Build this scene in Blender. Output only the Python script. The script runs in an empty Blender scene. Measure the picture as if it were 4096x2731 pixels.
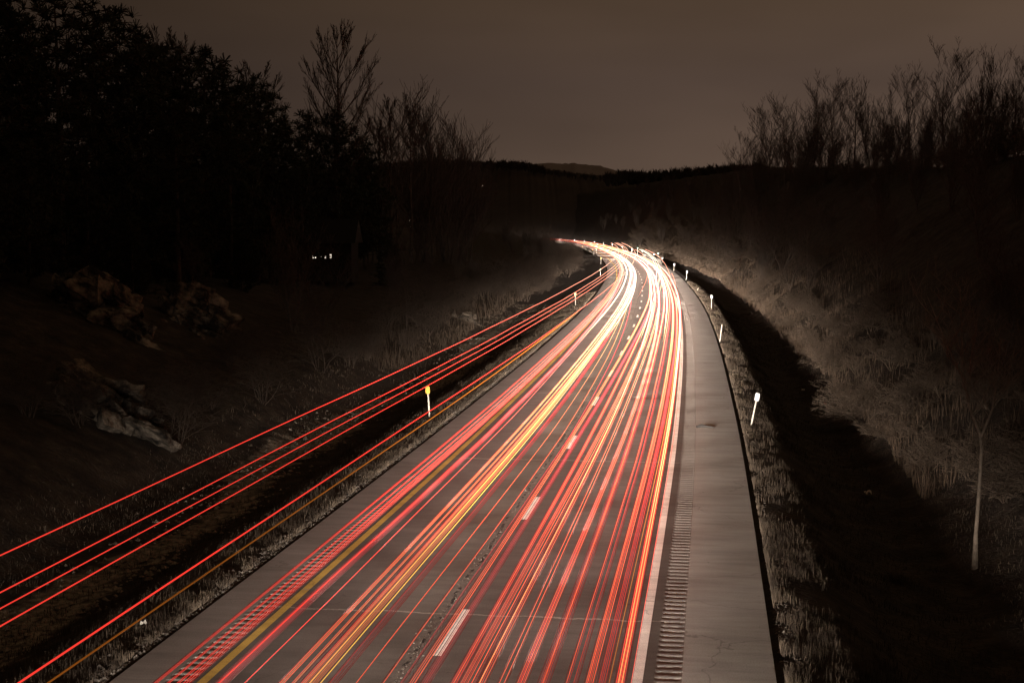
import bpy, math, random
import numpy as np
from mathutils import Vector
D = bpy.data
C = bpy.context.scene.collection
SC = bpy.context.scene
PI = math.pi
rnd = random.Random(7)
rs = np.random.RandomState(11)

# ------------------------------------------------------------------ camera
H, F, PX, PY, YH = 7.82, 5689.0, 2048.0, 1365.5, 905.0
TH = math.atan((PY - YH) / F)
cd = D.cameras.new('camera'); cd.sensor_width = 36.0; cd.lens = 36.0 * F / 4096.0
cd.clip_start = 0.5; cd.clip_end = 9000
cam = D.objects.new('camera', cd); C.objects.link(cam)
cam.location = (0, 0, H); cam.rotation_euler = (PI / 2 - TH, 0, 0)
SC.camera = cam

# ------------------------------------------------------------------ exposure and night sky
vs = SC.view_settings
vs.view_transform = 'Standard'; vs.look = 'None'; vs.exposure = 0.0; vs.gamma = 1.0
try: vs.use_curve_mapping = False
except Exception: pass
SC.cycles.max_bounces = 4; SC.cycles.diffuse_bounces = 2; SC.cycles.glossy_bounces = 1
SC.cycles.use_light_tree = True
SC.cycles.sample_clamp_indirect = 2.0
SC.cycles.use_denoising = True
W = D.worlds.new('World'); SC.world = W; W.use_nodes = True
nt = W.node_tree; N = nt.nodes; L = nt.links
bg = N['Background']
sky = N.new('ShaderNodeTexSky'); sky.sky_type = 'NISHITA'; sky.sun_disc = False
sky.sun_elevation = math.radians(-6); sky.sun_rotation = math.radians(60)
tc = N.new('ShaderNodeTexCoord'); sep = N.new('ShaderNodeSeparateXYZ'); L.new(tc.outputs['Generated'], sep.inputs[0])
# town glow on low overcast: brightest low over the valley and high to the east
rz = N.new('ShaderNodeValToRGB'); L.new(sep.outputs['Z'], rz.inputs[0])
e = rz.color_ramp.elements
e[0].position = 0.0; e[0].color = (.088, .062, .048, 1)
e[1].position = 0.30; e[1].color = (.070, .046, .027, 1)
for p, c in ((.045, (.078, .055, .043, 1)), (.10, (.055, .0385, .031, 1)), (.155, (.058, .039, .027, 1))):
    q = e.new(p); q.color = c
rx = N.new('ShaderNodeMapRange'); L.new(sep.outputs['X'], rx.inputs[0])
rx.inputs[1].default_value = -.36; rx.inputs[2].default_value = .40; rx.inputs[3].default_value = .40; rx.inputs[4].default_value = 1.66
mp = N.new('ShaderNodeMapping'); mp.inputs['Scale'].default_value = (2.2, 2.2, 9.0); L.new(tc.outputs['Generated'], mp.inputs[0])
nz = N.new('ShaderNodeTexNoise'); nz.inputs['Scale'].default_value = 1.4; nz.inputs['Detail'].default_value = 3; L.new(mp.outputs[0], nz.inputs[0])
rn = N.new('ShaderNodeMapRange'); L.new(nz.outputs[0], rn.inputs[0])
rn.inputs[1].default_value = .3; rn.inputs[2].default_value = .7; rn.inputs[3].default_value = .84; rn.inputs[4].default_value = 1.16
m1 = N.new('ShaderNodeMath'); m1.operation = 'MULTIPLY'; L.new(rx.outputs[0], m1.inputs[0]); L.new(rn.outputs[0], m1.inputs[1])
vm = N.new('ShaderNodeVectorMath'); vm.operation = 'SCALE'; L.new(rz.outputs[0], vm.inputs[0]); L.new(m1.outputs[0], vm.inputs['Scale'])
sk = N.new('ShaderNodeVectorMath'); sk.operation = 'SCALE'; L.new(sky.outputs[0], sk.inputs[0]); sk.inputs['Scale'].default_value = .01
tn = N.new('ShaderNodeVectorMath'); tn.operation = 'MULTIPLY'; L.new(vm.outputs[0], tn.inputs[0]); tn.inputs[1].default_value = (1.10, 1.03, .96)
ad = N.new('ShaderNodeVectorMath'); ad.operation = 'ADD'; L.new(tn.outputs[0], ad.inputs[0]); L.new(sk.outputs[0], ad.inputs[1])
L.new(ad.outputs[0], bg.inputs['Color']); bg.inputs['Strength'].default_value = 1.0

# ------------------------------------------------------------------ road line
CY = np.array([-200, -60, 0, 27, 39.1, 51.4, 63.7, 82, 101, 124.6, 148.6, 173.1, 196.6, 220.6, 244.3, 268.6, 300, 340, 400, 470, 530, 587, 630, 670, 722, 800, 900, 1000, 1200.])
CX = np.array([-32.5, -13.2, -4.9, -1.16, .54, 2.22, 3.79, 6.1, 8.37, 11.06, 13.56, 15.89, 18.01, 19.99, 21.7, 23.28, 25.0, 26.8, 28.7, 30.1, 30.8, 30.7, 29.7, 28.0, 25.0, 19.0, 8.0, -6, -45.])
def _smooth():
    y = np.arange(-200, 1200, 2.0); x = np.interp(y, CY, CX)
    k = np.exp(-np.linspace(-2, 2, 21) ** 2); k /= k.sum()
    xs = np.convolve(np.pad(x, 10, mode='reflect', reflect_type='odd'), k, 'valid')
    return y, xs
GY, GX = _smooth()
def cx(y): return np.interp(y, GY, GX)
def cdx(y): return (cx(np.asarray(y) + 1.0) - cx(np.asarray(y) - 1.0)) / 2
def rp(y, off):
    """point on the road plan at station y and lateral offset off"""
    d = cdx(y); n = 1 / np.sqrt(1 + d * d)
    return cx(y) + off * n, y - off * d * n
def unp(x, y, h=0.0):
    a = (x - PX) / F; b = (y - PY) / F
    dy = math.cos(TH) - b * math.sin(TH); dz = -math.sin(TH) - b * math.cos(TH)
    t = (H - h) / (-dz)
    return a * t, dy * t

# ------------------------------------------------------------------ car lamps lighting the road ahead of them
def headlamp(y, off, power, h=.95, pitch=-4.7, col=(1, .885, .775)):
    ld = D.lights.new('headlamp', 'SPOT'); ld.energy = power; ld.color = col
    ld.spot_size = math.radians(74); ld.spot_blend = 1.0; ld.shadow_soft_size = .45
    o = D.objects.new('headlamp', ld); C.objects.link(o)
    X, Y = rp(y, off); o.location = (float(X), float(Y), h)
    d = math.atan(float(cdx(y + 12)))
    o.rotation_euler = (PI / 2 + math.radians(pitch), 0, -d - math.radians(3.0))
    o.scale = (1, .205, 1)
LAMP = 23000
def lamp_gain(y):
    return float(np.interp(y, [-30, 10, 40, 90, 160, 300, 700], [.32, .62, 1.05, 2.0, 3.2, 3.6, 3.0]))
ys = [(y, 2.5) for y in np.arange(-30, 110, 2.5)] + [(y, 4.0) for y in np.arange(110, 200, 4.0)] + [(y, 8.0) for y in np.arange(200, 330, 8.0)] + [(y, 20.0) for y in np.arange(330, 760, 20.0)]
for i, (y, step) in enumerate(ys):
    headlamp(y, 1.9 if i % 2 else -1.8, LAMP * lamp_gain(y) * step / 5.0)

# ------------------------------------------------------------------ helpers
def mesh(name, V, Fs, m=None, parent=None, smooth=False):
    me = D.meshes.new(name)
    V = np.asarray(V, dtype=np.float64).reshape(-1, 3)
    if isinstance(Fs, np.ndarray):
        nf, k = Fs.shape
        me.vertices.add(len(V)); me.vertices.foreach_set('co', V.ravel())
        me.loops.add(nf * k); me.loops.foreach_set('vertex_index', Fs.ravel().astype(np.int32))
        me.polygons.add(nf); me.polygons.foreach_set('loop_start', np.arange(0, nf * k, k, dtype=np.int32))
        try: me.polygons.foreach_set('loop_total', np.full(nf, k, dtype=np.int32))
        except Exception: pass
        me.update(calc_edges=True)
    else:
        me.from_pydata([tuple(v) for v in V], [], Fs)
    if m: me.materials.append(m)
    me.polygons.foreach_set('use_smooth', [bool(smooth)] * len(me.polygons))
    o = D.objects.new(name, me); C.objects.link(o)
    if parent: o.parent = parent
    return o
def tag(o, label=None, cat=None, group=None, kind=None):
    if label: o['label'] = label
    if cat: o['category'] = cat
    if group: o['group'] = group
    if kind: o['kind'] = kind
    return o
def empty(name, loc=(0, 0, 0), rz=0, sc=1.0):
    o = D.objects.new(name, None); C.objects.link(o); o.location = loc
    o.rotation_euler = (0, 0, rz); o.scale = (sc, sc, sc); o.empty_display_size = .2
    return o
def copy_tree(src, loc, rz, sc):
    r = src.copy(); C.objects.link(r); r.location = loc; r.rotation_euler = (0, 0, rz); r.scale = (sc, sc, sc)
    for ch in list(src.children):
        c = ch.copy(); C.objects.link(c); c.parent = r
        for g in list(ch.children):
            d = g.copy(); C.objects.link(d); d.parent = c
    return r
class MB:
    def __init__(s): s.v = []; s.f = []
    def add(s, V, Fs):
        b = len(s.v); s.v += [tuple(p) for p in V]; s.f += [tuple(i + b for i in q) for q in Fs]
    def box(s, x0, x1, y0, y1, z0, z1):
        s.add([(x0,y0,z0),(x1,y0,z0),(x1,y1,z0),(x0,y1,z0),(x0,y0,z1),(x1,y0,z1),(x1,y1,z1),(x0,y1,z1)],
              [(0,3,2,1),(4,5,6,7),(0,1,5,4),(1,2,6,5),(2,3,7,6),(3,0,4,7)])
    def tube(s, P, R, n=6, cap=True):
        P = [Vector(p) for p in P]; rings = []
        for i, p in enumerate(P):
            t = (P[min(i + 1, len(P) - 1)] - P[max(i - 1, 0)])
            if t.length < 1e-9: t = Vector((0, 0, 1))
            t.normalize()
            a = t.cross(Vector((0, 0, 1)))
            if a.length < .05: a = t.cross(Vector((0, 1, 0)))
            a.normalize(); b = t.cross(a)
            r = R[i] if hasattr(R, '__len__') else R
            rings.append([p + (a * math.cos(2*PI*k/n) + b * math.sin(2*PI*k/n)) * r for k in range(n)])
        V = [q for r in rings for q in r]; Fs = []
        for i in range(len(P) - 1):
            for k in range(n):
                k2 = (k + 1) % n
                Fs.append((i*n+k, i*n+k2, (i+1)*n+k2, (i+1)*n+k))
        if cap:
            Fs.append(tuple(range(n))); Fs.append(tuple(len(V) - 1 - k for k in range(n)))
        s.add(V, Fs)
    def build(s, name, m=None, parent=None, smooth=False): return mesh(name, s.v, s.f, m, parent, smooth)

# ------------------------------------------------------------------ materials
def mat(name, cols, scale=4.0, rough=.85, bump=0.0, bscale=None, coord='Object', detail=6, spec=.2, stretch=(1, 1, 1), dist=.02):
    m = D.materials.new(name); m.use_nodes = True
    nt = m.node_tree; N = nt.nodes; L = nt.links; b = N['Principled BSDF']
    b.inputs['Roughness'].default_value = rough; b.inputs['Specular IOR Level'].default_value = spec
    tc = N.new('ShaderNodeTexCoord'); mp = N.new('ShaderNodeMapping'); mp.inputs['Scale'].default_value = stretch
    L.new(tc.outputs[coord], mp.inputs[0])
    n = N.new('ShaderNodeTexNoise'); n.inputs['Scale'].default_value = scale; n.inputs['Detail'].default_value = detail
    n.inputs['Roughness'].default_value = .65
    L.new(mp.outputs[0], n.inputs[0])
    r = N.new('ShaderNodeValToRGB'); L.new(n.outputs[0], r.inputs[0])
    el = r.color_ramp.elements
    el[0].position = .32; el[0].color = (*cols[0], 1); el[1].position = .68; el[1].color = (*cols[-1], 1)
    for i, c in enumerate(cols[1:-1]):
        q = el.new(.32 + .36 * (i + 1) / (len(cols) - 1)); q.color = (*c, 1)
    L.new(r.outputs[0], b.inputs['Base Color'])
    if bump:
        n2 = N.new('ShaderNodeTexNoise'); n2.inputs['Scale'].default_value = bscale or scale * 4; n2.inputs['Detail'].default_value = 5
        L.new(mp.outputs[0], n2.inputs[0])
        bp = N.new('ShaderNodeBump'); bp.inputs['Strength'].default_value = bump; bp.inputs['Distance'].default_value = dist
        L.new(n2.outputs[0], bp.inputs['Height']); L.new(bp.outputs[0], b.inputs['Normal'])
    return m
def pave_mat(name, base, worn, crack_off=None, joint=19.0, bump=.35, streak=.5, joint_tint=.55):
    """pavement: UV.x is the offset across the road and UV.y the station along it, in metres"""
    m = D.materials.new(name); m.use_nodes = True
    nt = m.node_tree; N = nt.nodes; L = nt.links; b = N['Principled BSDF']
    b.inputs['Roughness'].default_value = .8; b.inputs['Specular IOR Level'].default_value = .25
    uv = N.new('ShaderNodeUVMap'); uv.uv_map = 'UVMap'
    def noise(sc, stretch=(1, 1, 1), det=5):
        mp = N.new('ShaderNodeMapping'); mp.inputs['Scale'].default_value = stretch; L.new(uv.outputs[0], mp.inputs[0])
        n = N.new('ShaderNodeTexNoise'); n.inputs['Scale'].default_value = sc; n.inputs['Detail'].default_value = det
        n.inputs['Roughness'].default_value = .7
        L.new(mp.outputs[0], n.inputs[0]); return n.outputs[0]
    def mth(op, a, bb=None, c=None):
        q = N.new('ShaderNodeMath'); q.operation = op
        for i, v in enumerate((a, bb, c)):
            if v is None: continue
            if isinstance(v, (int, float)): q.inputs[i].default_value = v
            else: L.new(v, q.inputs[i])
        return q.outputs[0]
    def mix(f, a, bb):
        q = N.new('ShaderNodeMix'); q.data_type = 'RGBA'
        L.new(f, q.inputs[0])
        for i, v in ((6, a), (7, bb)):
            if isinstance(v, tuple): q.inputs[i].default_value = (*v, 1)
            else: L.new(v, q.inputs[i])
        return q.outputs[2]
    big = noise(.35, (1, .35, 1)); fine = noise(38, det=4); str_ = noise(1.3, (.35, 1.6, 1), 6)
    rg = N.new('ShaderNodeMapRange'); L.new(big, rg.inputs[0]); rg.inputs[1].default_value = .3; rg.inputs[2].default_value = .7
    col = mix(rg.outputs[0], base, worn)
    rs_ = N.new('ShaderNodeMapRange'); L.new(str_, rs_.inputs[0]); rs_.inputs[1].default_value = .35; rs_.inputs[2].default_value = .7
    rs_.inputs[3].default_value = 1.16; rs_.inputs[4].default_value = .78  # cross streaks: stains, and shadows of surface undulations put into the colour
    rf = N.new('ShaderNodeMapRange'); L.new(fine, rf.inputs[0]); rf.inputs[1].default_value = .3; rf.inputs[2].default_value = .7
    rf.inputs[3].default_value = .70; rf.inputs[4].default_value = 1.30
    g = mth('MULTIPLY', rs_.outputs[0], rf.outputs[0])
    sv = N.new('ShaderNodeVectorMath'); sv.operation = 'SCALE'; L.new(col, sv.inputs[0]); L.new(g, sv.inputs['Scale']); col = sv.outputs[0]
    sp = N.new('ShaderNodeSeparateXYZ'); L.new(uv.outputs[0], sp.inputs[0])
    wob = noise(1.1, det=6)
    # cross joints
    v = mth('ADD', sp.outputs[1], mth('MULTIPLY', wob, .5))
    jd = mth('ABSOLUTE', mth('SUBTRACT', mth('FRACT', mth('DIVIDE', v, joint)), .5))
    jl = mth('LESS_THAN', jd, .035 / joint)
    hgt = mth('MULTIPLY', str_, streak)
    hgt = mth('ADD', hgt, mth('MULTIPLY', fine, .25))
    hgt = mth('SUBTRACT', hgt, mth('MULTIPLY', jl, .5))
    col = mix(mth('MULTIPLY', jl, joint_tint), col, (.34, .31, .27))
    # hairline cracks
    vo = N.new('ShaderNodeTexVoronoi'); vo.feature = 'DISTANCE_TO_EDGE'; vo.inputs['Scale'].default_value = .16
    wv = N.new('ShaderNodeVectorMath'); wv.operation = 'ADD'; L.new(uv.outputs[0], wv.inputs[0])
    nn = N.new('ShaderNodeTexNoise'); nn.inputs['Scale'].default_value = 1.3; nn.inputs['Detail'].default_value = 6; L.new(uv.outputs[0], nn.inputs[0])
    L.new(nn.outputs['Color'], wv.inputs[1]); L.new(wv.outputs[0], vo.inputs['Vector'])
    ck = mth('LESS_THAN', vo.outputs[0], .0022)
    col = mix(mth('MULTIPLY', ck, .35), col, (.035, .03, .027))
    if crack_off is not None:
        dd = mth('ABSOLUTE', mth('SUBTRACT', mth('ADD', sp.outputs[0], mth('MULTIPLY', mth('SUBTRACT', noise(.25, (0, 1, 1)), .5), .5)), crack_off))
        band = N.new('ShaderNodeMapRange'); L.new(dd, band.inputs[0]); band.inputs[1].default_value = .30; band.inputs[2].default_value = .04
        cn = noise(9, (1, .6, 1), 8)
        rough_ = mth('MULTIPLY', band.outputs[0], mth('GREATER_THAN', cn, .47))
        hgt = mth('ADD', hgt, mth('MULTIPLY', mth('MULTIPLY', band.outputs[0], cn), 2.2))
        col = mix(mth('MULTIPLY', rough_, .5), col, (.16, .14, .12))
        dk = mth('MULTIPLY', mth('LESS_THAN', dd, .035), mth('LESS_THAN', noise(3.0, (1, 1, 1), 6), .5))
        col = mix(dk, col, (.02, .017, .015))
    L.new(col, b.inputs['Base Color'])
    bp = N.new('ShaderNodeBump'); bp.inputs['Strength'].default_value = bump; bp.inputs['Distance'].default_value = .012
    L.new(hgt, bp.inputs['Height']); L.new(bp.outputs[0], b.inputs['Normal'])
    return m
M = {}
M['road'] = pave_mat('worn_asphalt', (.070, .061, .054), (.115, .101, .090), crack_off=-.42)
M['shoulder'] = pave_mat('shoulder_concrete', (.315, .292, .268), (.37, .345, .32), joint=9.5, streak=1.2, joint_tint=.3)
M['shoulder_left'] = pave_mat('inner_shoulder_concrete', (.215, .19, .175), (.26, .23, .215), joint=9.5, streak=.8, joint_tint=.35)
M['rumble'] = pave_mat('rumble_asphalt', (.14, .125, .11), (.18, .16, .145), joint=50, streak=.1)
M['white'] = pave_mat('white_road_paint', (.72, .68, .62), (.84, .80, .75), joint=60, bump=.6, streak=.7)
M['yellow'] = pave_mat('yellow_road_paint', (.44, .29, .06), (.55, .37, .09), joint=60, bump=.6, streak=.7)
M['ground'] = mat('winter_ground', [(.008, .006, .005), (.026, .019, .014), (.052, .040, .029)], 1.2, bump=.9, bscale=7, dist=.12)
M['creek'] = mat('creek_gravel', [(.07, .06, .048), (.2, .17, .14), (.34, .3, .25)], 2.0, bump=.9, bscale=8, dist=.12)
M['grass'] = mat('dry_grass', [(.018, .012, .008), (.048, .035, .024), (.105, .08, .056)], 1.0, rough=.7)
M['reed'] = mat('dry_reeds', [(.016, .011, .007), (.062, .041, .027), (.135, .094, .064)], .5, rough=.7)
M['reed_shaded'] = mat('shaded_reeds', [(.02, .014, .009), (.07, .048, .032)], .5, rough=.7)  # darker copy of the weeds, the bank's dimness put into the colour
M['twig'] = mat('twig_bark', [(.036, .026, .018), (.092, .067, .049)], 2.5, rough=.8)
M['twig_shaded'] = mat('shaded_twig_bark', [(.028, .020, .015), (.07, .052, .040)], 2.5, rough=.8)  # darker copy of the twigs, weak light on the bank put into the colour
M['bark'] = mat('grey_bark', [(.03, .022, .018), (.075, .058, .046)], 3.0, bump=.4, bscale=14)
M['pale'] = mat('pale_bark', [(.07, .056, .043), (.17, .135, .105)], 6.0, bump=.3, bscale=20)
M['pine'] = mat('pine_needles', [(.012, .013, .008), (.03, .032, .018)], .8, rough=.8)
M['rock'] = mat('cut_rock', [(.012, .010, .008), (.018, .015, .012), (.14, .115, .09), (.25, .21, .165)], 1.1, bump=1.0, bscale=4, dist=.2, detail=10)
M['gravel'] = mat('edge_gravel', [(.04, .035, .03), (.2, .175, .15)], 8)
M['darkgravel'] = mat('dark_gravel', [(.05, .044, .038), (.19, .168, .145)], 8)
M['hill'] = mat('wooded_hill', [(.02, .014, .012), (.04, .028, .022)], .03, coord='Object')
M['farhill_haze'] = mat('far_hill', [(.17, .15, .155), (.23, .205, .21)], .004, coord='Object')  # distance haze put into the base colour as a paler grey
M['post'] = mat('post_plastic', [(.42, .38, .32), (.58, .53, .46)], 5, rough=.5)
M['postwhite'] = mat('reflector_white', [(.80, .80, .84), (.86, .86, .9)], 10, rough=.3, spec=.6)
M['postyellow'] = mat('reflector_amber', [(.80, .42, .02), (.9, .5, .03)], 10, rough=.3, spec=.6)
M['postgreen'] = mat('reflector_green', [(.02, .55, .28), (.03, .65, .34)], 10, rough=.3, spec=.6)
M['conc'] = mat('parapet_concrete', [(.07, .06, .052), (.13, .115, .10)], 2, bump=.3)
M['paper'] = mat('litter_paper', [(.55, .52, .48), (.75, .72, .68)], 6)
M['can'] = mat('litter_red', [(.35, .05, .03), (.5, .1, .07)], 6, rough=.4)
M['rubber'] = mat('tyre_rubber', [(.015, .013, .012), (.03, .027, .025)], 6)
M['wallboard'] = mat('house_boards', [(.005, .004, .004), (.01, .009, .008)], 1.2)
M['shingle'] = mat('roof_shingle', [(.005, .005, .005), (.01, .009, .009)], 3)
def emit(name, col, st):
    m = D.materials.new(name); m.use_nodes = True; b = m.node_tree.nodes['Principled BSDF']
    b.inputs['Base Color'].default_value = (*col, 1); b.inputs['Emission Color'].default_value = (*col, 1)
    b.inputs['Emission Strength'].default_value = st; return m
M['window'] = emit('lit_window', (1, .86, .7), 1.6)
M['lamp'] = emit('lamp_bulb', (1, .88, .75), 6.0)

# ------------------------------------------------------------------ ground
def fbm(x, y, s, seed=0, octv=4):
    out = 0; a = 1
    r = np.random.RandomState(seed)
    for k in range(octv):
        for j in range(3):
            th = r.rand() * 2 * PI; ph = r.rand() * 7; q = s * (2 ** k) * (.7 + .6 * r.rand())
            out = out + a * np.sin(q * (x * math.cos(th) + y * math.sin(th)) + ph + 1.7 * np.sin(.6 * q * (x * math.sin(th) - y * math.cos(th)) + ph * 2))
        a *= .5
    return out / 3.5
def gz(off, y):
    off = np.asarray(off, dtype=float); y = np.asarray(y, dtype=float)
    off = off + 1.3 * fbm(cx(y) + off, y, .13, 21, 3) * np.clip((np.abs(off) - 9.5) / 3, 0, 1)
    # left: grass bank, ditch with a creek bed, then the wooded bank
    lb = np.interp(y, [0, 40, 70, 95, 120, 300, 600], [5.5, 5.5, 6.0, 4.5, 2.6, 2.6, 4])
    lz = np.interp(-off, [0, 5.2, 5.6, 7.2, 9.2, 10.5, 12.6, 14.2], [-.14, -.14, -.06, -.22, -.95, -1.15, -1.05, -.35])
    fl = np.interp(y, [85, 150], [0, .72]); lz = np.where((-off > 7.2) & (-off <= 14.2), lz * (1 - fl) - .22 * fl, lz)
    t = np.clip((-off - 14.2) / 16, 0, 1)
    lz = np.where(-off > 14.2, -.35 + (lb + .35) * t ** .8, lz)
    lz = lz + np.clip((-off - 34) / 60, 0, 1) * 4.0
    # right: grass lip, dark ditch, then the cut slope up to the ridge
    rz_ = np.interp(off, [0, 6.0, 6.35, 7.4, 8.8, 10.2, 11.2, 12.4], [-.14, -.14, -.05, -.12, -1.0, -1.45, -1.35, -.8])
    rh = np.interp(y, [0, 90, 130, 160, 200, 300, 400, 700], [16, 17, 17.2, 16.8, 17.2, 22.5, 27.5, 33])
    fr = np.interp(y, [150, 260], [0, .5]); rz_ = np.where((off > 7.4) & (off <= 12.4), rz_ * (1 - fr) - .3 * fr, rz_)
    t = np.clip((off - 12.4) / 24, 0, 1)
    rz_ = np.where(off > 12.4, -.8 + (rh + .8) * (t ** 1.1) * (1 - .12 * t), rz_)
    z = np.where(off < 0, lz, rz_)
    am = np.clip((np.abs(off) - 6.3) / 5, 0, 1)
    X = cx(y) + off
    n = fbm(X, y, .9, 3) * (.10 + .22 * np.clip((off - 8) / 3, 0, 1)) + fbm(X, y, .16, 5) * .35 * np.clip((np.abs(off) - 10) / 8, 0, 1)
    n = n + fbm(X, y, 3.1, 9, 3) * .035
    return z + am * n
yrow = np.concatenate([np.arange(-60, 16, 6.0), np.arange(16, 70, .35), np.arange(70, 130, .9), np.arange(130, 320, 3.0), np.arange(320, 1130, 12.0)])
offc = np.concatenate([[-420, -260, -160, -110, -80, -62, -50, -42, -36], np.arange(-32, -14, 1.2), np.arange(-14, -5.2, .3), [-5.3, -4.5, 0, 5, 6.1],
                       np.arange(6.3, 14, .3), np.arange(14, 34, 1.1), [36, 40, 46, 54, 66, 84, 110, 150, 220, 320, 460]])
OO, YY = np.meshgrid(offc, yrow)
GXp, GYp = cx(YY) + OO, YY
ZZ = gz(OO, YY)
nr, nc = OO.shape
V = np.stack([GXp, GYp, ZZ], -1).reshape(-1, 3)
idx = np.arange(nr * nc).reshape(nr, nc)
Fq = np.stack([idx[:-1, :-1], idx[:-1, 1:], idx[1:, 1:], idx[1:, :-1]], -1).reshape(-1, 4)
g = mesh('ground', V, Fq, M['ground'], smooth=True); tag(g, kind='structure')
wig = 10.9 + .8 * np.sin(YY * .13) + .4 * np.sin(YY * .37 + 1)
bed = np.clip(1.15 - np.abs(-OO - wig) / (1.5 + .5 * np.sin(YY * .21 + 2)), 0, 1) * np.clip((128 - YY) / 20, 0, 1)
at0 = g.data.attributes.new('bed', 'FLOAT', 'POINT'); at0.data.foreach_set('value', bed.ravel().astype(np.float32))
nt0 = M['ground'].node_tree; pr = nt0.nodes['Principled BSDF']; src = pr.inputs['Base Color'].links[0].from_socket
an = nt0.nodes.new('ShaderNodeAttribute'); an.attribute_name = 'bed'
tc0 = nt0.nodes.new('ShaderNodeTexCoord')
def nz0(sc, det):
    q = nt0.nodes.new('ShaderNodeTexNoise'); q.inputs['Scale'].default_value = sc; q.inputs['Detail'].default_value = det; nt0.links.new(tc0.outputs['Object'], q.inputs[0]); return q.outputs[0]
ma = nt0.nodes.new('ShaderNodeMath'); ma.operation = 'MULTIPLY_ADD'; nt0.links.new(nz0(1.1, 7), ma.inputs[0]); ma.inputs[1].default_value = 1.6; nt0.links.new(an.outputs['Fac'], ma.inputs[2])
mr = nt0.nodes.new('ShaderNodeMapRange'); nt0.links.new(ma.outputs[0], mr.inputs[0]); mr.inputs[1].default_value = 1.28; mr.inputs[2].default_value = 1.5
cr = nt0.nodes.new('ShaderNodeValToRGB'); nt0.links.new(nz0(3.5, 8), cr.inputs[0]); cr.color_ramp.elements[0].position = .35; cr.color_ramp.elements[0].color = (.06, .05, .04, 1); cr.color_ramp.elements[1].position = .65; cr.color_ramp.elements[1].color = (.30, .26, .21, 1)
m0 = nt0.nodes.new('ShaderNodeMath'); m0.operation = 'MULTIPLY'; nt0.links.new(mr.outputs[0], m0.inputs[0])
gt = nt0.nodes.new('ShaderNodeMath'); gt.operation = 'GREATER_THAN'; nt0.links.new(an.outputs['Fac'], gt.inputs[0]); gt.inputs[1].default_value = .02; nt0.links.new(gt.outputs[0], m0.inputs[1])
mx = nt0.nodes.new('ShaderNodeMix'); mx.data_type = 'RGBA'; nt0.links.new(m0.outputs[0], mx.inputs[0]); nt0.links.new(src, mx.inputs[6]); nt0.links.new(cr.outputs[0], mx.inputs[7]); nt0.links.new(mx.outputs[2], pr.inputs['Base Color'])
def gpt(off, y): return (float(cx(y) + off), float(y), float(gz(off, y)))
def gxy(X, Y): return float(gz(X - cx(Y), Y))

# far plain reaching the horizon
V = [(-6000, 1100, -2), (6000, 1100, -2), (6000, 7000, -2), (-6000, 7000, -2)]
tag(mesh('far_plain', V, [(0, 1, 2, 3)], M['hill']), kind='structure')
def ridge(name, pts, dist, depth, m, base=-3, rough=1.0, seed=0, step=6):
    """a long hill whose crest runs through the given bearings at the given distance"""
    px = np.arange(pts[0][0], pts[-1][0] + .1, step)
    py = np.interp(px, [p[0] for p in pts], [p[1] for p in pts])
    X = (px - PX) / F * dist; Z = H + (YH - py) / F * dist
    Z = Z + rough * (fbm(X, X * 0 + seed, .03, seed, 4) * .8 + rs.randn(len(X)) * .35)
    rows = []
    for k, fr in enumerate((-1, -.7, -.4, -.15, 0, .3, 1)):
        zz = base + (Z - base) * (1 - abs(fr) ** 1.4)
        rows.append(np.stack([X * (1 + fr * depth / dist * .3), dist + fr * depth + X * 0 + fbm(X, X, .02, 4) * depth * .06, zz], -1))
    V = np.concatenate(rows); n = len(px); idx = np.arange(len(V)).reshape(7, n)
    Fq = np.stack([idx[:-1, :-1], idx[:-1, 1:], idx[1:, 1:], idx[1:, :-1]], -1).reshape(-1, 4)
    return tag(mesh(name, V, Fq, m, smooth=True), kind='structure')
ridge('far_hill', [(1300, 700), (1900, 676), (2100, 664), (2180, 659), (2300, 658), (2400, 663), (2460, 683), (2600, 700), (3200, 720)], 3600, 500, M['farhill_haze'], rough=2, seed=3, step=12)
ridge('wooded_ridge', [(-300, 700), (900, 690), (1450, 668), (1560, 672), (1650, 655), (1780, 648), (1900, 655), (2060, 652), (2130, 664), (2200, 684), (2330, 706), (2440, 712), (2600, 702), (2760, 690), (2900, 680), (3300, 690), (4400, 720)], 1050, 260, M['hill'], rough=1.2, seed=1)
def wood(name, label, spec, m, seed):
    """a far mass of bare tree crowns along a ridge, read as one wood"""
    r = random.Random(seed); V = []; Fs = []
    for (px0, px1, n, dist, pyf, hh) in spec:
        for i in range(n):
            px = r.uniform(px0, px1); y = pyf(px); d = dist * r.uniform(.97, 1.03)
            X = (px - PX) / F * d; Z = H + (YH - y) / F * d - hh * .75 + r.uniform(-1, .5) * hh * .25
            h = hh * r.uniform(.8, 1.2)
            for k in range(26):
                a = r.uniform(0, 2 * PI); lean = r.uniform(.1, .95)
                x0, y0, z0 = X, d, Z + h * r.uniform(.0, .5)
                ln = h * r.uniform(.35, .6)
                x1, y1, z1 = x0 + math.cos(a) * lean * ln, y0 + math.sin(a) * lean * ln, z0 + ln
                w = h * .035
                b = len(V); V += [(x0 - w, y0, z0), (x0 + w, y0, z0), (x1 + w * .3, y1, z1), (x1 - w * .3, y1 + w, z1)]
                Fs.append((b, b + 1, b + 2, b + 3))
    o = mesh(name, V, Fs, m); tag(o, label, 'wood', kind='stuff'); return o
sky1 = lambda px: float(np.interp(px, [1400, 1450, 1650, 1780, 1900, 2060, 2130, 2200, 2330, 2440, 2500, 2600, 2760, 2900, 3300], [668, 668, 655, 648, 655, 652, 664, 684, 704, 708, 700, 700, 688, 674, 660]))
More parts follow.
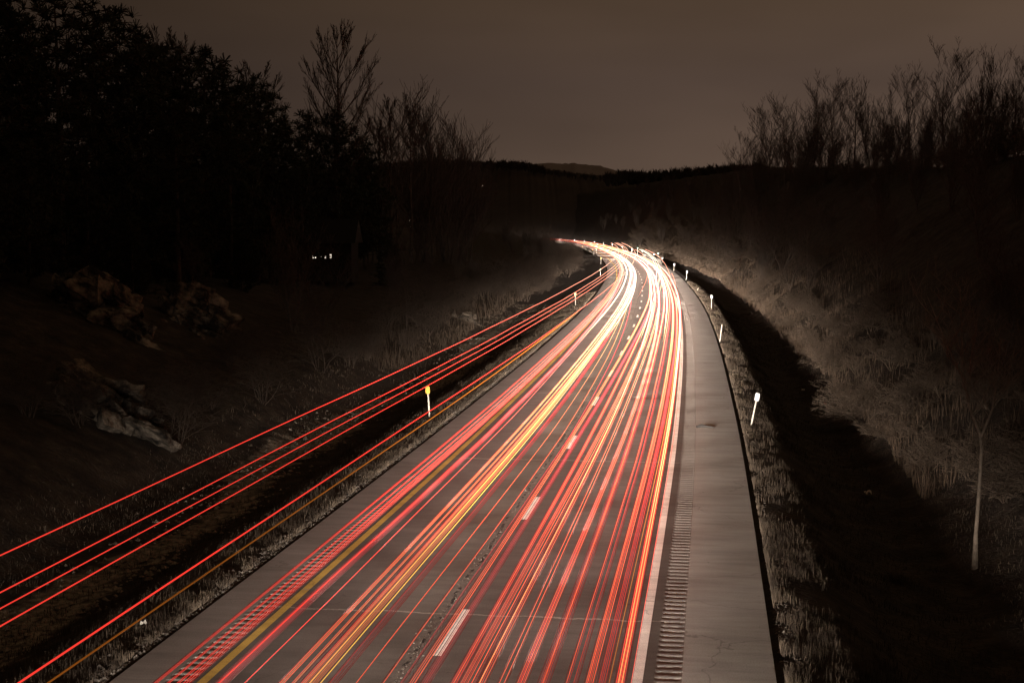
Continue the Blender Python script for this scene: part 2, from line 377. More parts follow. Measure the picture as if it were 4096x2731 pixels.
wood('ridge_wood', 'far dark wood of bare crowns along the valley skyline', [(1380, 2180, 330, 980, sky1, 6), (2180, 2420, 60, 980, sky1, 4), (2420, 3060, 380, 900, sky1, 7), (3000, 3300, 90, 900, lambda p: 674 + (p - 3000) * .03, 5)], M['bark'], 5)

# ------------------------------------------------------------------ pavement
def strip(name, o0, o1, m, y0=-60, y1=1000, z=0.0, zf=None, cols=2, dy=None, parent=None, skirt=None):
    if dy is None:
        ys = np.concatenate([np.arange(y0, min(y1, 160), 1.0), np.arange(max(y0, 160), y1, 4.0), [y1]]) if y0 < 160 else np.arange(y0, y1 + .1, 4.0)
    else: ys = np.arange(y0, y1 + dy * .5, dy)
    os_ = np.linspace(o0, o1, cols)
    if skirt: os_ = np.concatenate([os_, [os_[-1] + .01 * np.sign(skirt)]]) if skirt > 0 else np.concatenate([[os_[0] - .01], os_])
    O, Y = np.meshgrid(os_, ys); X, Yp = rp(Y, O)
    Z = np.full_like(O, z) if zf is None else zf(O, Y) + z
    if skirt:
        if skirt > 0: Z[:, -1] -= .2
        else: Z[:, 0] -= .2
    n, k = O.shape; V = np.stack([X, Yp, Z], -1).reshape(-1, 3); idx = np.arange(n * k).reshape(n, k)
    Fq = np.stack([idx[:-1, :-1], idx[:-1, 1:], idx[1:, 1:], idx[1:, :-1]], -1).reshape(-1, 4)
    o = mesh(name, V, Fq, m, parent)
    uvl = o.data.uv_layers.new(name='UVMap'); U = np.stack([O, Y], -1).reshape(-1, 2)[Fq.ravel()]
    uvl.data.foreach_set('uv', U.ravel()); tag(o, kind='structure'); return o
strip('road', -3.9, 3.98, M['road'], cols=9)
strip('shoulder', 4.46, 6.08, M['shoulder'], cols=4, skirt=1)
strip('inner_shoulder', -5.3, -4.38, M['shoulder_left'], cols=3, skirt=-1)
def groove(O, Y):
    c0 = np.where(O < 0, -4.14, 4.22); edge = np.clip((.215 - np.abs(O - c0)) / .03, 0, 1)
    p = np.mod(Y, .32) / .32
    return -.026 * edge * np.clip(np.sin(p * 2 * PI) * 1.15 + .25, 0, 1)
for o0, o1 in ((-4.38, -3.9), (3.98, 4.46)):
    nm = 'rumble_strip'
    strip(nm, o0, o1, M['rumble'], y0=16, y1=150, dy=.04, cols=9, zf=groove)
    strip(nm, o0, o1, M['rumble'], y0=150, y1=1000, cols=2)
    strip(nm, o0, o1, M['rumble'], y0=-60, y1=16, cols=2)
def worn(o0, o1):
    return None
strip('white_edge_line', 3.60, 3.79, M['white'], z=.005, dy=.5, y1=900, cols=3, zf=lambda O, Y: .002 * np.sin(Y * 9) * 0)
strip('yellow_edge_line', -3.80, -3.63, M['yellow'], z=.005, dy=.5, y1=900, cols=3)
y = 25.45
for k in range(70):
    strip('lane_dash', -.075, .075, M['white'], y0=y, y1=y + 3.15, dy=.35, z=.005, cols=2)
    y += 12.14

# loose stones along the broken joint and the pavement edges
def stones(name, label, n, pick, size, m, seed):
    r = np.random.RandomState(seed); V = []; Fs = []
    base = np.array([(1, 0, 0), (0, 1, 0), (-1, 0, 0), (0, -1, 0), (0, 0, .8), (0, 0, -.6)], float)
    tri = [(0, 1, 4), (1, 2, 4), (2, 3, 4), (3, 0, 4), (1, 0, 5), (2, 1, 5), (3, 2, 5), (0, 3, 5)]
    allV = np.zeros((n * 6, 3)); allF = np.zeros((n * 8, 3), int)
    for i in range(n):
        off, y, z = pick(r); s = size * (.4 + r.rand() ** 2 * 1.6)
        a = r.rand() * PI; c, sn = math.cos(a), math.sin(a)
        b = base * (.6 + .8 * r.rand(6, 1)) * s
        b = np.stack([b[:, 0] * c - b[:, 1] * sn, b[:, 0] * sn + b[:, 1] * c, b[:, 2] * .8], 1)
        X, Y = rp(y, off)
        allV[i*6:i*6+6] = b + (float(X), float(Y), z + s * .25); allF[i*8:i*8+8] = np.array(tri) + i * 6
    o = mesh(name, allV, allF, m); tag(o, label, 'gravel', kind='stuff'); return o
def ynear(r, a=22, b=90): return a + (b - a) * r.rand() ** 1.8
stones('joint_debris', 'crumbled stone chips along the cracked lane joint', 1000, lambda r: (-.42 + r.randn() * .09, ynear(r, 22, 75), .003), .011, M['darkgravel'], 1)
stones('edge_gravel', 'loose gravel along the inner pavement edge by the median grass', 3800, lambda r: (-5.45 - abs(r.randn()) * .20, ynear(r), -.07), .028, M['gravel'], 2)
stones('edge_gravel', 'loose gravel along the outer pavement edge by the ditch grass', 3800, lambda r: (6.22 + abs(r.randn()) * .16, ynear(r), -.08), .024, M['gravel'], 3)
stones('shoulder_grit', 'scattered grit lying on the smooth concrete shoulder', 160, lambda r: (4.6 + r.rand() * 1.45, ynear(r, 22, 60), .002), .008, M['gravel'], 4)
def _creekpick(r):
    y = ynear(r, 24, 110); off = -10.9 - .8 * math.sin(y * .13) + r.randn() * .8; return off, y, float(gz(off, y))
stones('creek_stones', 'pale stones strewn along the dry creek bed', 2600, _creekpick, .06, M['creek'], 5)

# ------------------------------------------------------------------ grass and reeds
def blades(name, label, n, pick, hgt, wid, m, seed, lean=.35):
    r = np.random.RandomState(seed)
    off, y = pick(r, n); z = gz(off, y); X = cx(y) + off
    sc = np.clip(y / 40, 1, 4) ** .6
    h = hgt * (.35 + r.rand(n) ** 1.5 * 1.1) ; w = wid * sc * (.6 + .8 * r.rand(n))
    a = r.rand(n) * 2 * PI; b = r.rand(n) * 2 * PI; l = lean * r.rand(n) * h
    cxx, cyy = np.cos(a) * w, np.sin(a) * w * .4; lx, ly = np.cos(b) * l, np.sin(b) * l
    P0 = np.stack([X - cxx, y - cyy, z - .02], 1); P1 = np.stack([X + cxx, y + cyy, z - .02], 1)
    P2 = np.stack([X + cxx * .6 + lx * .4, y + cyy * .6 + ly * .4, z + h * .6], 1); P3 = np.stack([X - cxx * .6 + lx * .4, y - cyy * .6 + ly * .4, z + h * .6], 1)
    P4 = np.stack([X + lx, y + ly, z + h * (1 - .15 * lean)], 1)
    V = np.stack([P0, P1, P2, P3, P4], 1).reshape(-1, 3); i = np.arange(n)[:, None] * 5
    Fs = np.concatenate([i + np.array([[0, 1, 2]]), i + np.array([[0, 2, 3]]), i + np.array([[3, 2, 4]])])
    o = mesh(name, V, Fs, m); tag(o, label, 'grass', kind='stuff'); return o
def clumpy(r, n, lo, hi, a, b, pw=1.8, k=.35, seed=1, bias=1.0):
    y = a + (b - a) * r.rand(n * 3) ** pw; off = lo + (hi - lo) * r.rand(n * 3) ** bias
    keep = fbm(cx(y) + off, y * .6, 1.3, seed, 3) * .6 + fbm(cx(y) + off, y, 4.7, seed + 50, 2) * .7 + r.rand(n * 3) * 1.1 > k
    return off[keep][:n], y[keep][:n]
def pickf(lo, hi, a, b, **k):
    def f(r, n):
        o, y = clumpy(r, n, lo, hi, a, b, **k)
        if len(o) < n: o = np.resize(o, n); y = np.resize(y, n)
        return o, y
    return f
blades('verge_grass', 'short dry grass on the median bank beside the inner shoulder', 60000, pickf(-5.6, -8.8, 20, 170, pw=2.0, bias=1.7, k=.45), .14, .006, M['grass'], 1)
blades('verge_grass', 'dry tufted grass along the lip beside the outer shoulder', 60000, pickf(6.3, 8.8, 20, 200, pw=2.0, bias=1.9, k=.85, seed=4), .17, .006, M['grass'], 2)
blades('ditch_grass', 'flattened dead grass in the dark ditch below the slope', 26000, pickf(8.6, 13.5, 22, 150, seed=6), .14, .008, M['grass'], 3, lean=1.2)
blades('ditch_grass', 'sparse dead grass round the creek bed below the rocks', 22000, pickf(-8.5, -15, 22, 150, seed=8, k=.75), .16, .008, M['grass'], 4, lean=1.0)
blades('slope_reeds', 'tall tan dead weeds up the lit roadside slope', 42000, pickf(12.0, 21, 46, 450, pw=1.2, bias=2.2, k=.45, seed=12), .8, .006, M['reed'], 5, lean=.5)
blades('bank_reeds', 'thin dead weeds along the foot of the wooded bank', 14000, pickf(-13.2, -19, 80, 420, pw=1.3, bias=1.3, seed=14), .7, .007, M['reed_shaded'], 6, lean=.5)

# ------------------------------------------------------------------ trees
def grow(mbt, mbc, p, d, length, r, level, maxl, rg, up=.25, spread=.6, kids=(3, 5), minr=.006, jit=.12, first=.3, lead=1.0):
    n = 5 if level == 0 else 3
    P = [p.copy()]; R = [r]; tp = .93 if level == 0 else .62; q = p.copy(); dd = d.copy()
    for i in range(n):
        dd = (dd + Vector((rg.gauss(0, jit), rg.gauss(0, jit), rg.gauss(0, jit * .6))) + Vector((0, 0, up * .15))).normalized()
        q = q + dd * (length / n); P.append(q.copy()); R.append(max(minr, r * (1 - tp * (i + 1) / n)))
    (mbt if level == 0 else mbc).tube(P, R, n=6 if level == 0 else (4 if level == 1 else 3), cap=False)
    if level >= maxl: return
    nk = rg.randint(*kids) + (9 if level == 0 else (2 if level == 1 else 0))
    for k in range(nk):
        t = first + (1 - first) * (k + rg.random()) / nk if level == 0 else .25 + .75 * (k + rg.random()) / nk
        t = min(t, .99); i = min(int(t * n), n - 1); f = t * n - i
        pp = P[i].lerp(P[i + 1], f); rr = R[i] * (1 - f) + R[i + 1] * f
        base = (P[i + 1] - P[i]).normalized()
        a = rg.uniform(0, 2 * PI); side = Vector((math.cos(a), math.sin(a), rg.uniform(-.1, .3)))
        nd = (base * (1 - spread * .55) + side * spread + Vector((0, 0, up))).normalized()
        sl = length * rg.uniform(.36, .58) * ((1.25 - .75 * t) * (lead if level == 0 else 1) if level == 0 else 1)
        grow(mbt, mbc, pp, nd, sl, rr * rg.uniform(.45, .65), level + 1, maxl, rg, up, spread, kids, minr, jit, first, lead)
def bare_tree(seed, h, r, maxl=4, stems=1, **k):
    rg = random.Random(seed); t, c = MB(), MB()
    for q in range(stems):
        a = rg.uniform(0, 2 * PI); l = 0 if stems == 1 else rg.uniform(.08, .34)
        grow(t, c, Vector((math.cos(a) * .2 * (stems > 1), math.sin(a) * .2 * (stems > 1), -.3)), Vector((math.cos(a) * l, math.sin(a) * l, 1)).normalized(), h * (1 if q == 0 else rg.uniform(.62, .95)), r, 0, maxl, rg, **k)
    e_ = empty('bare_tree'); t.build('trunk', M['bark'], e_); c.build('crown', M['bark'], e_); return e_
def shrub(seed, h, stems, spread, m, minr=.0045, name='shrub', lv=3):
    rg = random.Random(seed); c = MB(); t = MB()
    for s in range(stems):
        a = rg.uniform(0, 2 * PI); d = Vector((math.cos(a) * spread, math.sin(a) * spread, 1)).normalized()
        grow(t, c, Vector((math.cos(a) * .15, math.sin(a) * .15, -.1)), d, h * rg.uniform(.6, 1), .018, 0, lv - 1, rg, up=-.05, spread=.75, kids=(2, 4), minr=minr, jit=.22, first=.15)
    e_ = empty(name); t.build('stems', m, e_); c.build('twigs', m, e_); return e_
def pine(seed, h):
    rg = random.Random(seed); t, c = MB(), MB()
    t.tube([(0, 0, -.5), (.1, 0, h * .5), (0, .1, h * .97)], [h * .016, h * .011, .03], 7)
    V = []; Fs = []
    nb = 58
    for k in range(nb):
        fz = .10 + .88 * (k / nb); z = h * fz
        R_ = h * .27 * (1 - fz) ** .62 * rg.uniform(.6, 1.18) + .35
        a = k * 2.4 + rg.uniform(-.4, .4); rise = rg.uniform(.05, .4) * R_
        tip = Vector((math.cos(a) * R_, math.sin(a) * R_, z + rise))
        c.tube([(0, 0, z), tuple(Vector((math.cos(a) * R_ * .5, math.sin(a) * R_ * .5, z + rise * .3))), tuple(tip)], [.05, .03, .012], 3, cap=False)
        nt_ = max(3, int(R_ * 3.2))
        for j in range(nt_):
            f = .25 + .8 * (j + rg.random()) / nt_
            cpt = Vector((math.cos(a) * R_ * f, math.sin(a) * R_ * f, z + rise * f * f)) + Vector((rg.gauss(0, .28), rg.gauss(0, .28), rg.gauss(0, .18)))
            rad = rg.uniform(.38, .62)
            for q in range(24):
                dv = Vector((rg.gauss(0, 1), rg.gauss(0, 1), rg.gauss(.45, .8))).normalized()
                sd = dv.cross(Vector((rg.gauss(0, 1), rg.gauss(0, 1), rg.gauss(0, 1)))).normalized() * rad * .10
                b = len(V); V += [tuple(cpt - sd * .6 - dv * .1), tuple(cpt + sd * .6 - dv * .1), tuple(cpt + dv * rad + sd * .5), tuple(cpt + dv * rad - sd * .5)]
                Fs.append((b, b + 1, b + 2, b + 3))
    c.add(V, Fs)
    e_ = empty('pine_tree'); t.build('trunk', M['bark'], e_); c.build('crown', M['pine'], e_); return e_

def place(protos, spec, group, used=set()):
    """spec rows: prototype index, x, y, z, scale, turn, label, category"""
    for (pi, x, y, z, s, rz_, label, cat) in spec:
        p = protos[pi]
        if id(p) in used: o = copy_tree(p, (x, y, z), rz_, s)
        else:
            used.add(id(p)); o = p; o.location = (x, y, z); o.rotation_euler = (0, 0, rz_); o.scale = (s, s, s)
        tag(o, label, cat, group)

# pines: crown top through a point of the skyline seen from the road bridge
def at(px, py, d): return (px - PX) / F * d, H + (YH - py) / F * d
PH = 16.0
pines = [pine(100 + k, PH) for k in range(4)]
row = [(60, -60, 72), (250, -35, 80), (395, 8, 88), (485, 35, 92), (575, 125, 100), (665, 175, 106), (735, 205, 108), (835, 188, 112), (905, 262, 122), (960, 330, 126), (1030, 308, 130), (1085, 372, 134), (1140, 470, 140),
       (1235, 445, 150), (1345, 440, 156), (1405, 505, 166), (1460, 560, 176)]
words_ = ['at the top corner of the photo', 'second along the falling skyline', 'with twin forked tip near the sky edge', 'with blunt tip beside the forked pine', 'stepped below the tallest pines', 'with low open tip before thin bare twigs', 'broad and ragged halfway down the skyline', 'round headed and dense above its neighbours', 'leaning tuft right of the round head', 'small and hidden in the falling skyline', 'pointed cone beside the gap of sky', 'narrow one on the steep side of the cone', 'low one closing the steep side of the cone',
          'small open pine left of the tall bare tree', 'pine at the foot of the tall bare tree', 'last pine before the bare wood', 'lowest pine where the bare wood starts']
sp = []
for i, ((px, py, d), w) in enumerate(zip(row, words_)):
    X, Z = at(px, py, d); base = gxy(X, d); s = max(.5, (Z - base) / PH)
    sp.append((i % 4, X, d, base, s, rnd.uniform(0, 6), 'black silhouetted pine ' + w, 'pine tree'))
place(pines, sp, 'pines on the wooded bank')
# darker pines inside the wood, behind the rocks
sp = []
for i, (off, y, s) in enumerate([(-27, 62, .72), (-30, 72, .8), (-26, 84, .7), (-33, 92, .75), (-28, 100, .7), (-36, 112, .72), (-30, 124, .62), (-38, 70, .95), (-40, 96, .95), (-33, 140, .55), (-24, 52, .62)]):
    X, Y, Z = gpt(off, y)
    sp.append((i % 4, X, Y, Z, s, rnd.uniform(0, 6), 'dark pine inside the black wood behind the rock outcrop', 'pine tree'))
place(pines, sp, 'pines inside the black wood')

sp = []
for i in range(17):
    off = -19 - rnd.random() * 13; y = 47 + rnd.random() * 42
    if -25 < off: off -= 8
    X, Y, Z = gpt(off, y); sp.append((i % 4, X, Y, Z - .4, rnd.uniform(.26, .44), rnd.uniform(0, 6), 'low young pine in the black undergrowth beside the rock faces', 'pine tree'))
place(pines, sp, 'young pines beside the rocks')
sp = []
for i in range(34):
    off = -25 - rnd.random() * 20; y = 72 + rnd.random() * 75
    X, Y, Z = gpt(off, y)
    if abs(X / Y + .138) < .035: continue
    sp.append((i % 4, X, Y, Z - .5, rnd.uniform(.26, .46), rnd.uniform(0, 6), 'low dark pine crowding the foot of the tall black pines', 'pine tree'))
place(pines, sp, 'young pines under the tall pines')
# bare trees on the left skyline
def egg_tree(seed, h, rm, n, minr):
    """one straight leader with ascending side limbs that fill an egg shaped crown"""
    rg = random.Random(seed); t, c = MB(), MB()
    t.tube([(0, 0, -.4), (.05, 0, h * .25), (-.04, 0, h * .5), (.05, .04, h * .75), (0, 0, h)], [h * .014, h * .011, h * .0075, h * .004, minr], 7, cap=False)
    def limb(p, az, el, ln, r, lv):
        P = [p.copy()]; q = p.copy(); a = az; e1 = el
        for k in range(4):
            q = q + Vector((math.cos(a) * math.cos(e1), math.sin(a) * math.cos(e1), math.sin(e1))) * ln / 4
            a += rg.gauss(0, .10); e1 = min(1.35, e1 + rg.uniform(.02, .14)); P.append(q.copy())
        c.tube(P, [max(minr * .8, r * (1 - .2 * k)) for k in range(5)], 4 if lv == 0 else 3, cap=False)
        if lv >= 3: return
        for k in range((8, 6, 3)[lv]):
            f = (.25, .2, .2)[lv] + .75 * (k + rg.random()) / (8, 6, 3)[lv]; f = min(f, .98); i_ = int(f * 4)
            pp = P[i_].lerp(P[i_ + 1], f * 4 - i_)
            limb(pp, a + rg.choice((-1, 1)) * rg.uniform(.35, .9), min(1.3, el + rg.uniform(-.25, .35)), ln * (1 - .45 * f) * rg.uniform(.42, .6), r * .5, lv + 1)
    for k in range(n):
        u = (k + rg.random()) / n; z = h * (.24 + .73 * u)
        L_ = rm * (math.sin(PI * min(1, (1 - u) * .86 + .10)) ** .75) * rg.uniform(.8, 1.1)
        L_ = min(L_, (h - z) * 1.0 + .5)
        limb(Vector((0, 0, z)), k * 2.4 + rg.uniform(-.4, .4), .66 + .38 * u, L_, h * .0045 * (1.1 - .7 * u), 0)
    e_ = empty('bare_tree'); t.build('trunk', M['bark'], e_); c.build('crown', M['bark'], e_); return e_
tall = egg_tree(21, 16.6, 4.5, 30, .012)
tag(tall, 'tall lone bare tree with an egg shaped crown above the pines', 'bare tree', 'bare trees along the skyline')
X, Z = at(1357, 135, 158); b = gxy(X, 158); tall.location = (X, 158, b); tall.scale = [(Z - b) / 17.0] * 3
bare = [bare_tree(31, 10, .14, 4, up=.30, spread=.60, kids=(3, 5), minr=.010, jit=.08, first=.18), bare_tree(32, 10, .11, 4, stems=3, up=.38, spread=.5, kids=(2, 4), minr=.013, jit=.08, first=.12),
        bare_tree(33, 10, .13, 4, stems=2, up=.22, spread=.68, kids=(3, 4), minr=.010, jit=.12, first=.15), bare_tree(34, 10, .10, 4, stems=4, up=.42, spread=.46, kids=(2, 4), minr=.012, jit=.07, first=.08)]
wispy = [egg_tree(41, 10, 3.6, 12, .011), bare_tree(42, 9, .10, 3, stems=2, up=.3, spread=.55, kids=(4, 6), minr=.011, jit=.08, first=.15), bare_tree(43, 9, .09, 3, stems=4, up=.35, spread=.5, kids=(4, 5), minr=.010, jit=.06, first=.1), egg_tree(44, 10, 3.0, 13, .010)]
lrow = [(1565, 400, 185), (1600, 385, 190), (1645, 430, 195), (1690, 450, 205), (1745, 430, 205), (1790, 435, 215), (1820, 500, 220), (1870, 500, 225), (720, 150, 175), (650, 118, 170), (1025, 255, 190), (1250, 395, 175), (1480, 480, 190), (1520, 470, 190)]
lw = ['knotty bare tree leading the thin wood', 'tallest bare tree of the thin wood', 'slim bare tree behind the knotty one', 'bare tree with an arching low branch', 'fan shaped bare tree in the thin wood', 'bare tree leaning out of the thin wood', 'low bare tree before the gap', 'small V shaped bare tree alone at the end of the wood', 'faint bare twigs above the pine crowns', 'thin bare twigs behind the ragged pines', 'faint bare top above the cone shaped pine', 'low bare tree in the gap left of the tall tree', 'thin bare tree hard by the last pine', 'bare sapling just past the last pine']
sp = []
for i, ((px, py, d), w) in enumerate(zip(lrow, lw)):
    X, Z = at(px, py, d); b = gxy(X, d); sp.append(((0, 1, 3, 2, 1, 2, 1, 2, 3, 3, 3, 1, 2, 3)[i], X, d, b, (Z - b) / 10.6, rnd.uniform(0, 6), w + (' against the sky' if len(w.split()) < 5 else ''), 'bare tree'))
place(wispy, sp, 'bare trees along the skyline')
# right skyline
rrow = [(2960, 560, 330), (3010, 500, 320), (3060, 450, 300), (3130, 390, 290), (3185, 400, 280), (3260, 345, 265), (3330, 350, 255), (3410, 360, 245), (3480, 370, 240), (3545, 405, 230), (3630, 330, 215), (3690, 360, 205), (3770, 240, 190), (3840, 330, 185), (3915, 235, 175), (3985, 230, 172), (4050, 280, 165), (4110, 300, 160), (3590, 420, 220), (3380, 420, 250), (3230, 440, 270)]
rw = ['leaning out over the valley end', 'second from the valley end', 'spiky and low beside the leaning pair', 'with a dense broom shaped head', 'tangled into the broom shaped one', 'with the highest fine twigs of the middle clump', 'wide and forked in the middle clump', 'round headed at the end of the middle clump', 'thin one beside the sky gap', 'low in the sky gap', 'stout forked and dark past the sky gap', 'half hidden beside the stout forked one', 'tall and crooked with stubby knots', 'short between the two tallest', 'tallest with many upright limbs', 'twin of the tallest with limbs arching out', 'low and arching over the dark hill', 'cut by the edge of the photo', 'small and tangled behind the stout forked one', 'small and thin behind the wide forked one', 'small and thin behind the broom shaped one']
sp = []
for i, ((px, py, d), w) in enumerate(zip(rrow, rw)):
    X, Z = at(px, py, d); b = gxy(X, d); sp.append(((0, 2, 0, 1, 2, 1, 0, 3, 1, 2, 0, 2, 0, 2, 3, 2, 0, 2, 3, 1, 3)[i], X, d, b, max(.35, (Z - b) / 11.3), rnd.uniform(0, 6), 'bare tree on the dark ridge, ' + w, 'bare tree'))
place(bare, sp[::2], 'bare trees along the ridge'); place(wispy, sp[1::2], 'bare trees along the ridge')
sp = []
for i in range(52):
    px = 2975 + 1170 * (i + rnd.random()) / 52; d = float(np.interp(px, [2900, 3200, 3590, 3850, 4150], [400, 300, 205, 165, 132])) * rnd.uniform(.9, 1.02)
    X = (px - PX) / F * d; b = gxy(X, d); sp.append((i % 4, X, d, b - .3, rnd.uniform(.32, .74) * (d / 200) ** .5, rnd.uniform(0, 6), 'low bare tree in the tangled thicket filling the ridge under the taller crowns', 'bare tree'))
place(bare, sp, 'thicket trees along the ridge')
ridge_brush = True
# bare trees and saplings standing on the two banks, dim in the stray light
sp = []
for i in range(46):
    y = 55 + 330 * (i / 46.0) ** 1.1; off = 15 + rnd.random() ** 1.3 * 17
    X, Y, Z = gpt(off, y); sp.append((i % 4, X, Y, Z, rnd.uniform(.38, .72), rnd.uniform(0, 6), 'slim bare sapling rising from the brushy roadside slope', 'sapling'))
place(bare, sp, 'saplings on the roadside slope')
sp = []
for i in range(44):
    y = 75 + 420 * (i / 44.0) ** 1.1; off = -15.5 - rnd.random() ** 1.2 * 20
    X, Y, Z = gpt(off, y); sp.append((i % 4, X, Y, Z, rnd.uniform(.28, .60), rnd.uniform(0, 6), 'slim bare sapling in the dark wood across the ditch', 'sapling'))
place(bare, sp, 'saplings in the dark wood')

# brush along the slope and the bank
brush = [shrub(51, 2.2, 9, .55, M['twig'], lv=4, minr=.006), shrub(52, 1.8, 9, .8, M['twig'], lv=4, minr=.006), shrub(53, 2.6, 6, .4, M['twig']), shrub(54, 1.5, 9, 1.0, M['twig'])]
sp = []
for i in range(130):
    y = 34 + 260 * (i / 130.0) ** 1.35; off = 12.0 + abs(rnd.gauss(0, 3.6)) + (1.2 if y < 48 else 0)
    X, Y, Z = gpt(off, y); sp.append((i % 4, X, Y, Z, rnd.uniform(.6, 1.15), rnd.uniform(0, 6), 'tangled leafless shrub on the lit roadside slope', 'shrub'))
place(brush, sp, 'shrubs on the roadside slope')
sp = []
for i in range(60):
    px = 2985 + 1160 * (i + rnd.random()) / 60; d = float(np.interp(px, [2860, 3200, 3590, 3850, 4150], [410, 300, 205, 165, 132])) * rnd.uniform(.93, 1.0)
    X = (px - PX) / F * d; sp.append((i % 4, X, d, gxy(X, d) - .1, rnd.uniform(1.0, 2.1), rnd.uniform(0, 6), 'dark shrub in the thicket along the crest of the ridge', 'shrub'))
place(brush, sp, 'shrubs on the ridge crest')
sp = []
for i in range(60):
    y = 240 + 320 * (i / 60.0); off = 11.5 + abs(rnd.gauss(0, 7)); X, Y, Z = gpt(off, y)
    sp.append((i % 4, X, Y, Z, rnd.uniform(1.3, 2.6), rnd.uniform(0, 6), 'tall leafless shrub in the dark woodland beyond the bend', 'shrub'))
place(brush, sp, 'shrubs beyond the bend')
sp = []
for i in range(56):
    y = 250 + 470 * (i / 56.0); off = 13 + rnd.random() * 20; X, Y, Z = gpt(off, y)
    sp.append((i % 4, X, Y, Z - .3, rnd.uniform(.35, .7), rnd.uniform(0, 6), 'bare tree in the dark woodland on the far side of the bend', 'bare tree'))
place(bare, sp, 'woodland trees beyond the bend')
sp = []
thin = [shrub(71, 2.6, 9, .28, M['twig_shaded'], lv=4, minr=.004), shrub(72, 2.1, 8, .4, M['twig_shaded'], lv=4, minr=.004), shrub(73, 3.2, 7, .2, M['twig_shaded'], lv=4, minr=.004)]
for i in range(44):
    y = 48 + 230 * (i / 44.0) ** 1.3; off = -14.2 - abs(rnd.gauss(0, 2.4))
    X, Y, Z = gpt(off, y); sp.append((i % 3, X, Y, Z, rnd.uniform(.7, 1.3), rnd.uniform(0, 6), 'leafless shrub at the foot of the dark bank past the creek bed', 'shrub'))
place(thin, sp, 'shrubs along the creek bed')
sp = []
for i in range(64):
    y = 150 + 330 * (i / 64.0) ** 1.2; off = -11.5 - abs(rnd.gauss(0, 4.5)); X, Y, Z = gpt(off, y)
    sp.append((i % 3, X, Y, Z, rnd.uniform(.8, 1.9), rnd.uniform(0, 6), 'dark leafless shrub on the inner side of the far bend', 'shrub'))
place(thin, sp, 'shrubs inside the far bend')
nb_ = shrub(61, 1.9, 16, 1.1, M['twig'], lv=4)
tag(nb_, 'big tangled bush spilling pale arching twigs over the ditch', 'shrub'); X, Y = 13.6, 62.0
nb_.location = gpt(11.9, 63); nb_.scale = (1.25, 1.25, 1.15)
nb2 = shrub(62, 1.6, 12, 1.0, M['twig'], lv=4)
tag(nb2, 'low bent bush just below the big tangled bush', 'shrub'); nb2.location = gpt(12.2, 55)
# the pale sapling close on the right
e_ = empty('pale_sapling', gpt(12.0, 37.0), 0, .9); t, c = MB(), MB()
t.tube([(0, 0, -.3), (.0, 0, 1.0), (.06, 0, 2.2), (.10, 0, 3.5), (.04, 0, 4.0)], [.11, .06, .052, .046, .038], 8)
rg = random.Random(3)
for (pp, r0) in (([(.04, 0, 4.0), (-.22, .1, 4.7), (-.42, .2, 5.7), (-.5, .2, 7.0), (-.55, .3, 8.3)], .034), ([(.08, 0, 3.9), (.42, .1, 4.7), (.5, 0, 5.6), (.62, .1, 6.8)], .030), ([(-.42, .2, 5.6), (-.9, .3, 6.6), (-1.5, .3, 8.0)], .02), ([(.42, .1, 4.7), (.9, .2, 5.4), (1.1, .2, 6.8)], .018), ([(-.22, .1, 4.7), (-.3, 0, 6), (-.1, 0, 7.6)], .02)):
    c.tube(pp, [r0 * 1.5 * (1 - .7 * i / (len(pp) - 1)) for i in range(len(pp))], 5, cap=False)
    for k in range(9):
        i = rg.randint(0, len(pp) - 2); p = Vector(pp[i]).lerp(Vector(pp[i + 1]), rg.random())
        a = rg.uniform(0, 6.28); grow(t, c, p, Vector((math.cos(a) * .7, math.sin(a) * .7, .7)).normalized(), rg.uniform(.8, 1.7), .014, 1, 3, rg, minr=.006, kids=(2, 3))
t.build('trunk', M['pale'], e_); c.build('crown', M['pale'], e_)
tag(e_, 'slim pale barked sapling forking above its straight trunk by the ditch', 'sapling')

# ------------------------------------------------------------------ rock outcrop and mound
def rockface(name, c0, size, n, seed, label, cat, amp=.22):
    """a cluster of fractured blocks fused in one outcrop"""
    r = random.Random(seed); mb = MB()
    for k in range(n):
        fx, fz = r.uniform(-1, 1), r.random()
        w = size[0] * (1 - .55 * fz); X = fx * w; Y = fz * size[1] + r.uniform(-.6, .6); Z = fz * size[2] * (1 - .35 * abs(fx)) + r.uniform(-.3, .3)
        a, b, c_ = r.uniform(.3, 1.15), r.uniform(.4, .9), r.uniform(.12, .42)
        tz, tx, ty = r.uniform(-.6, .6), r.uniform(-.7, .2), r.uniform(.2, .75)
        pts = []
        for (u, v, w_) in [(-1,-1,-1),(1,-1,-1),(1,1,-1),(-1,1,-1),(-1,-1,1),(1,-1,1),(1,1,1),(-1,1,1)]:
            q = Vector((u * a * r.uniform(.6, 1.1), v * b * r.uniform(.6, 1.1), w_ * c_ * r.uniform(.5, 1.1)))
            q.rotate(__import__('mathutils').Euler((tx, ty, tz))); pts.append(tuple(q + Vector((X, Y, Z))))
        mb.add(pts, [(0,3,2,1),(4,5,6,7),(0,1,5,4),(1,2,6,5),(2,3,7,6),(3,0,4,7)])
    o = mb.build(name, M['rock']); o.location = c0
    s = o.modifiers.new('s', 'SUBSURF'); s.subdivision_type = 'SIMPLE'; s.levels = 3; s.render_levels = 3
    tx_ = D.textures.new(name + '_crag', 'VORONOI'); tx_.noise_scale = .45
    dm = o.modifiers.new('d', 'DISPLACE'); dm.texture = tx_; dm.strength = amp; dm.texture_coords = 'LOCAL'; dm.mid_level = .3
    tag(o, label, cat); return o
rockface('rock_outcrop', (gpt(-23.0, 63)[0], 63, 1.7), (3.0, 3, 4.0), 120, 5, 'tall fractured rock face lit dimly between the dark trees', 'rock')
